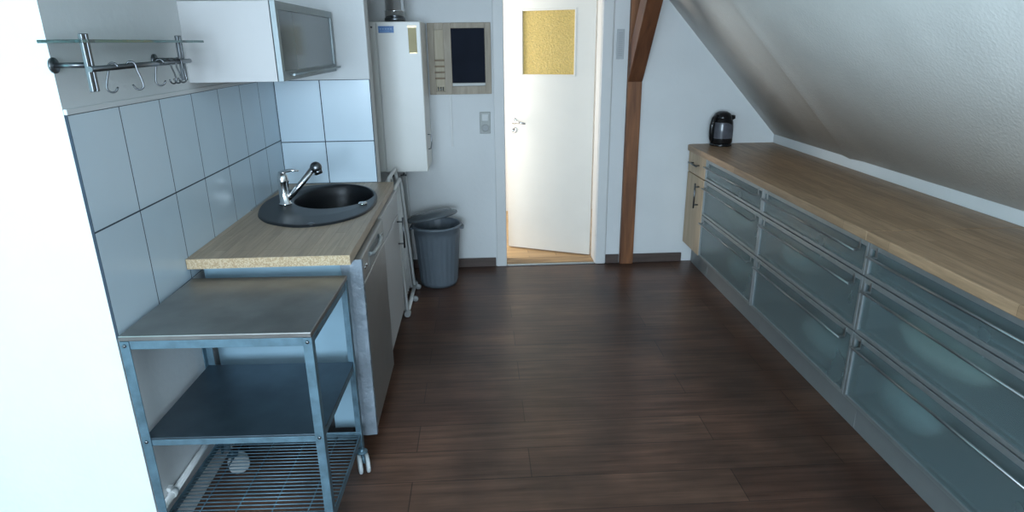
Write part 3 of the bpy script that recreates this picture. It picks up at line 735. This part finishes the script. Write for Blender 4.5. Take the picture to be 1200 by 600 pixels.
def glass_unit(y0, y1, label):
    t = thing('drawer_unit', label, 'drawer unit', (2.96, (y0+y1)/2, 0), 'glass-fronted drawer units along the right wall')
    c = MB(); xa, xb = FX+.022, XR-.012
    c.box((xa, y0+.0005, .165), (xb, y0+.017, .874)).box((xa, y1-.017, .165), (xb, y1-.0005, .874)).box((xa, y0+.017, .150), (xb, y1-.017, .166)).box((xb-.008, y0+.017, .166), (xb, y1-.017, .874)).box((xa, y0+.017, .860), (xb-.008, y1-.017, .874))
    c.build('carcass', M['alu_dark'], t)
    for z in (.4745, .7225): MB().box((FX+.012, y0+.004, z), (FX+.0215, y1-.004, z+.005)).build('divider', M['dark'], t)
    for (z0, z1) in rows: front(y0+.003, y1-.003, z0, z1, t)
    MB().box((2.729, y0+.001, 0), (2.745, y1-.001, .149), .001).build('plinth', M['alu_dark'], t)
    return t
U = [(3.312, 4.232), (2.334, 3.312), (1.356, 2.334), (.40, 1.356)]
U = [(3.318, 4.236), (2.332, 3.318), (1.346, 2.332), (.40, 1.346)]
glass_unit(*U[0], 'far glass-fronted drawer unit beside the narrow maple cabinet')
glass_unit(*U[1], 'middle glass-fronted drawer unit, second from the narrow maple cabinet')
glass_unit(*U[2], 'glass-fronted drawer unit below the near length of oak countertop, cut by picture edge')
glass_unit(*U[3], 'glass-fronted drawer unit nearest the viewer, under the near end of the oak countertop')
# narrow maple cabinet at the far end
ny0, ny1 = 4.240, 4.600
t = thing('narrow_cabinet', 'narrow maple cabinet with drawer and door at the far end of the counter', 'cabinet', (2.96, 4.42, 0))
MB().box((FX+.020, ny0, .165), (XR-.012, ny1, .874), .001).build('carcass', M['maple'], t)
do = MB().box((FX, ny0+.002, .170), (FX+.0195, ny1-.002, .716), .0015).build('door', M['maple'], t)
hb = MB(); yy = 4.33
hb.tube([(FX-.030, yy, .50), (FX-.030, yy, .68)], .006, 10)
for z in (.525, .655): hb.tube([(FX+.001, yy, z), (FX-.030, yy, z)], .005, 8)
hb.build('handle', M['dark_chrome'], do)
dr = MB().box((FX, ny0+.002, .724), (FX+.0195, ny1-.002, .870), .0015).build('drawer', M['maple'], t)
hb = MB().tube([(FX-.030, ny0+.10, .800), (FX-.030, ny1-.09, .800)], .006, 10)
for yy in (ny0+.125, ny1-.115): hb.tube([(FX+.001, yy, .800), (FX-.030, yy, .800)], .005, 8)
hb.build('handle', M['dark_chrome'], dr)
MB().box((2.729, ny0, 0), (2.745, ny1, .163), .001).build('plinth', M['alu_dark'], t)

# things dimly seen through the frosted drawers
def plates(x, y, z, n, r, label):
    m = MB()
    for i in range(n): m.lathe([(0, 0), (r*.6, 0), (r, .018), (r*.985, .020), (r*.58, .005), (0, .005)], o=(x, y, z+i*.011), seg=40)
    return m
def bundle(x, y, z, sx, sy, sz, mat, label, cat):
    m = MB(); seg = 28; loops = []
    rnd = random.Random(label)
    ph = [rnd.uniform(0, 6) for _ in range(4)]
    for i in range(9):
        v = i/8; rr = math.sin(PI*(.12+.82*v))**.6
        loops.append([Vector((x+sx*rr*(1+.1*math.sin(3*a+ph[0]+v*2))*math.cos(a), y+sy*rr*(1+.1*math.sin(4*a+ph[1]-v))*math.sin(a), z+sz*v)) for a in [2*PI*k/seg for k in range(seg)]])
    m.loft(loops, cap0=True, cap1=True)
    return tag(m.build('bag', mat), label, cat)
bundle(FX+.13, 3.72, .199, .09, .16, .17, M['china'], 'pale rounded bundle blurred behind the bottom drawer of the far glass unit', 'bag')
bundle(FX+.14, 3.86, .507, .09, .20, .14, M['cloth_pale'], 'pale bundle blurred behind the middle drawer of the far glass unit', 'bag')
bundle(FX+.14, 3.05, .507, .09, .17, .13, M['china'], 'pale bundle blurred behind the middle drawer of the second glass unit', 'bag')
bundle(FX+.14, 2.72, .199, .09, .19, .13, M['china'], 'pale bundle blurred behind the bottom drawer of the second glass unit', 'bag')
bundle(FX+.12, 1.98, .507, .08, .22, .14, M['cloth_pale'], 'yellowish pale bundle behind the middle drawer glass at the right picture edge', 'bag')
bundle(FX+.13, 2.08, .199, .09, .17, .17, M['china'], 'pale bundle behind the bottom drawer glass at the right picture edge', 'bag')

# kettle
kx, ky, kz = 2.852, 4.525, CT
t = thing('electric_kettle', 'black electric kettle standing at the far end of the oak countertop', 'kettle', (kx, ky, kz))
MB().lathe([(0, 0), (.076, 0), (.078, .006), (.076, .018), (.070, .022), (0, .022)], o=(kx, ky, kz), seg=40).build('base', M['black'], t)
MB().lathe([(0, .022), (.076, .022), (.079, .03), (.080, .075), (.0795, .12), (.076, .16), (.068, .195), (0, .197)], o=(kx, ky, kz), seg=48).build('body', M['black'], t)
# grey body panel facing the room
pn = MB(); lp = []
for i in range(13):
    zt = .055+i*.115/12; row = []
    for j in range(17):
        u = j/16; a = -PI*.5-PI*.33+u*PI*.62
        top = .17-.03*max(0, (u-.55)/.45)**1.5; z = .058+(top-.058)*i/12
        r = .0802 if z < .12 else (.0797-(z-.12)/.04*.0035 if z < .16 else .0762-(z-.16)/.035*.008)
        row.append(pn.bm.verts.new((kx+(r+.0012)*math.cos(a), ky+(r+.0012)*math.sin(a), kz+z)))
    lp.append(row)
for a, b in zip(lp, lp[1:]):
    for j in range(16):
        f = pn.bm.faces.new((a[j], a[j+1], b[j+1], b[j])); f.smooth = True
pn.build('side_panel', M['kettle_win'], t)['label'] = 'grey side panel'
MB().lathe([(0, .19), (.0685, .19), (.065, .208), (.053, .229), (.030, .242), (0, .245)], o=(kx-.002, ky, kz), seg=40).build('lid', M['black'], t)
MB().loft([[Vector((kx+.040, ky-.022, kz+.170)), Vector((kx+.040, ky+.022, kz+.170)), Vector((kx+.030, ky+.022, kz+.222)), Vector((kx+.030, ky-.022, kz+.222))], [Vector((kx+.088, ky-.012, kz+.192)), Vector((kx+.088, ky+.012, kz+.192)), Vector((kx+.084, ky+.015, kz+.214)), Vector((kx+.084, ky-.015, kz+.214))]], True, True, smooth=False).build('spout', M['black'], t)
MB().tube([(kx-.050, ky-.02, kz+.215), (kx-.074, ky-.03, kz+.195), (kx-.087, ky-.035, kz+.150), (kx-.089, ky-.035, kz+.10), (kx-.084, ky-.03, kz+.055), (kx-.070, ky-.02, kz+.035)], [.018, .018, .017, .016, .015, .014], 12).build('handle', M['black'], t)
MB().tube([(kx-.088, ky-.050, kz+.165), (kx-.090, ky-.053, kz+.155)], .008, 10).build('switch', M['dark'], t)

# ------------------------------------------------------------------ light
w = bpy.data.worlds.new('World'); bpy.context.scene.world = w; w.use_nodes = True
N, L = w.node_tree.nodes, w.node_tree.links
bg = N['Background']; bg.inputs['Strength'].default_value = 1.0; bg.inputs['Color'].default_value = (.62, .82, 1.0, 1)
def area(name, loc, rot, sx, sy, power, col):
    l = bpy.data.lights.new(name, 'AREA'); l.shape = 'RECTANGLE'; l.size = sx; l.size_y = sy; l.energy = power; l.color = col
    o = bpy.data.objects.new(name, l); C.objects.link(o); o.location = loc; o.rotation_euler = rot
    return o
area('window_daylight', ((wx0+wx1)/2, REAR-.11, (wz0+wz1)/2), (PI/2, 0, 0), wx1-wx0-.1, wz1-wz0-.1, 225, (.66, .84, 1.0))
area('niche_fill', (-.93, (ny0_+ny1_)/2, (nz0+nz1)/2), (0, -PI/2, 0), nz1-nz0-.1, ny1_-ny0_-.1, 9, (.25, .95, 1.0))  # added fill in the niche opening, brightens the slope and the reveal
area('hall_daylight', (.32, 5.36, 1.35), (0, -PI/2, 0), 1.6, 1.1, 46, (1.0, .95, .87))

# ------------------------------------------------------------------ camera
cam = bpy.data.cameras.new('Camera'); co = bpy.data.objects.new('Camera', cam); C.objects.link(co)
F, yaw, pitch, roll = 739.5081, .0485, .3266, .012
cam.sensor_width = 36; cam.sensor_fit = 'HORIZONTAL'; cam.lens = F/1200*36; cam.clip_start = .05
s, c = math.sin(yaw), math.cos(yaw); sp_, cp = math.sin(pitch), math.cos(pitch)
Rv = Vector((c, -s, 0)); fw_ = Vector((s*cp, c*cp, -sp_)); up = Vector((s*sp_, c*sp_, cp))
X = Rv*math.cos(roll)-up*math.sin(roll); Y = Rv*math.sin(roll)+up*math.cos(roll)
m = Matrix((X, Y, -fw_)).transposed().to_4x4(); m.translation = Vector((1.1047, 0, 1.6439))
co.matrix_world = m
sc = bpy.context.scene; sc.camera = co
sc.view_settings.view_transform = 'Standard'; sc.view_settings.look = 'None'; sc.view_settings.gamma = 1; sc.view_settings.exposure = .08
try: sc.view_settings.use_curve_mapping = False
except Exception: pass
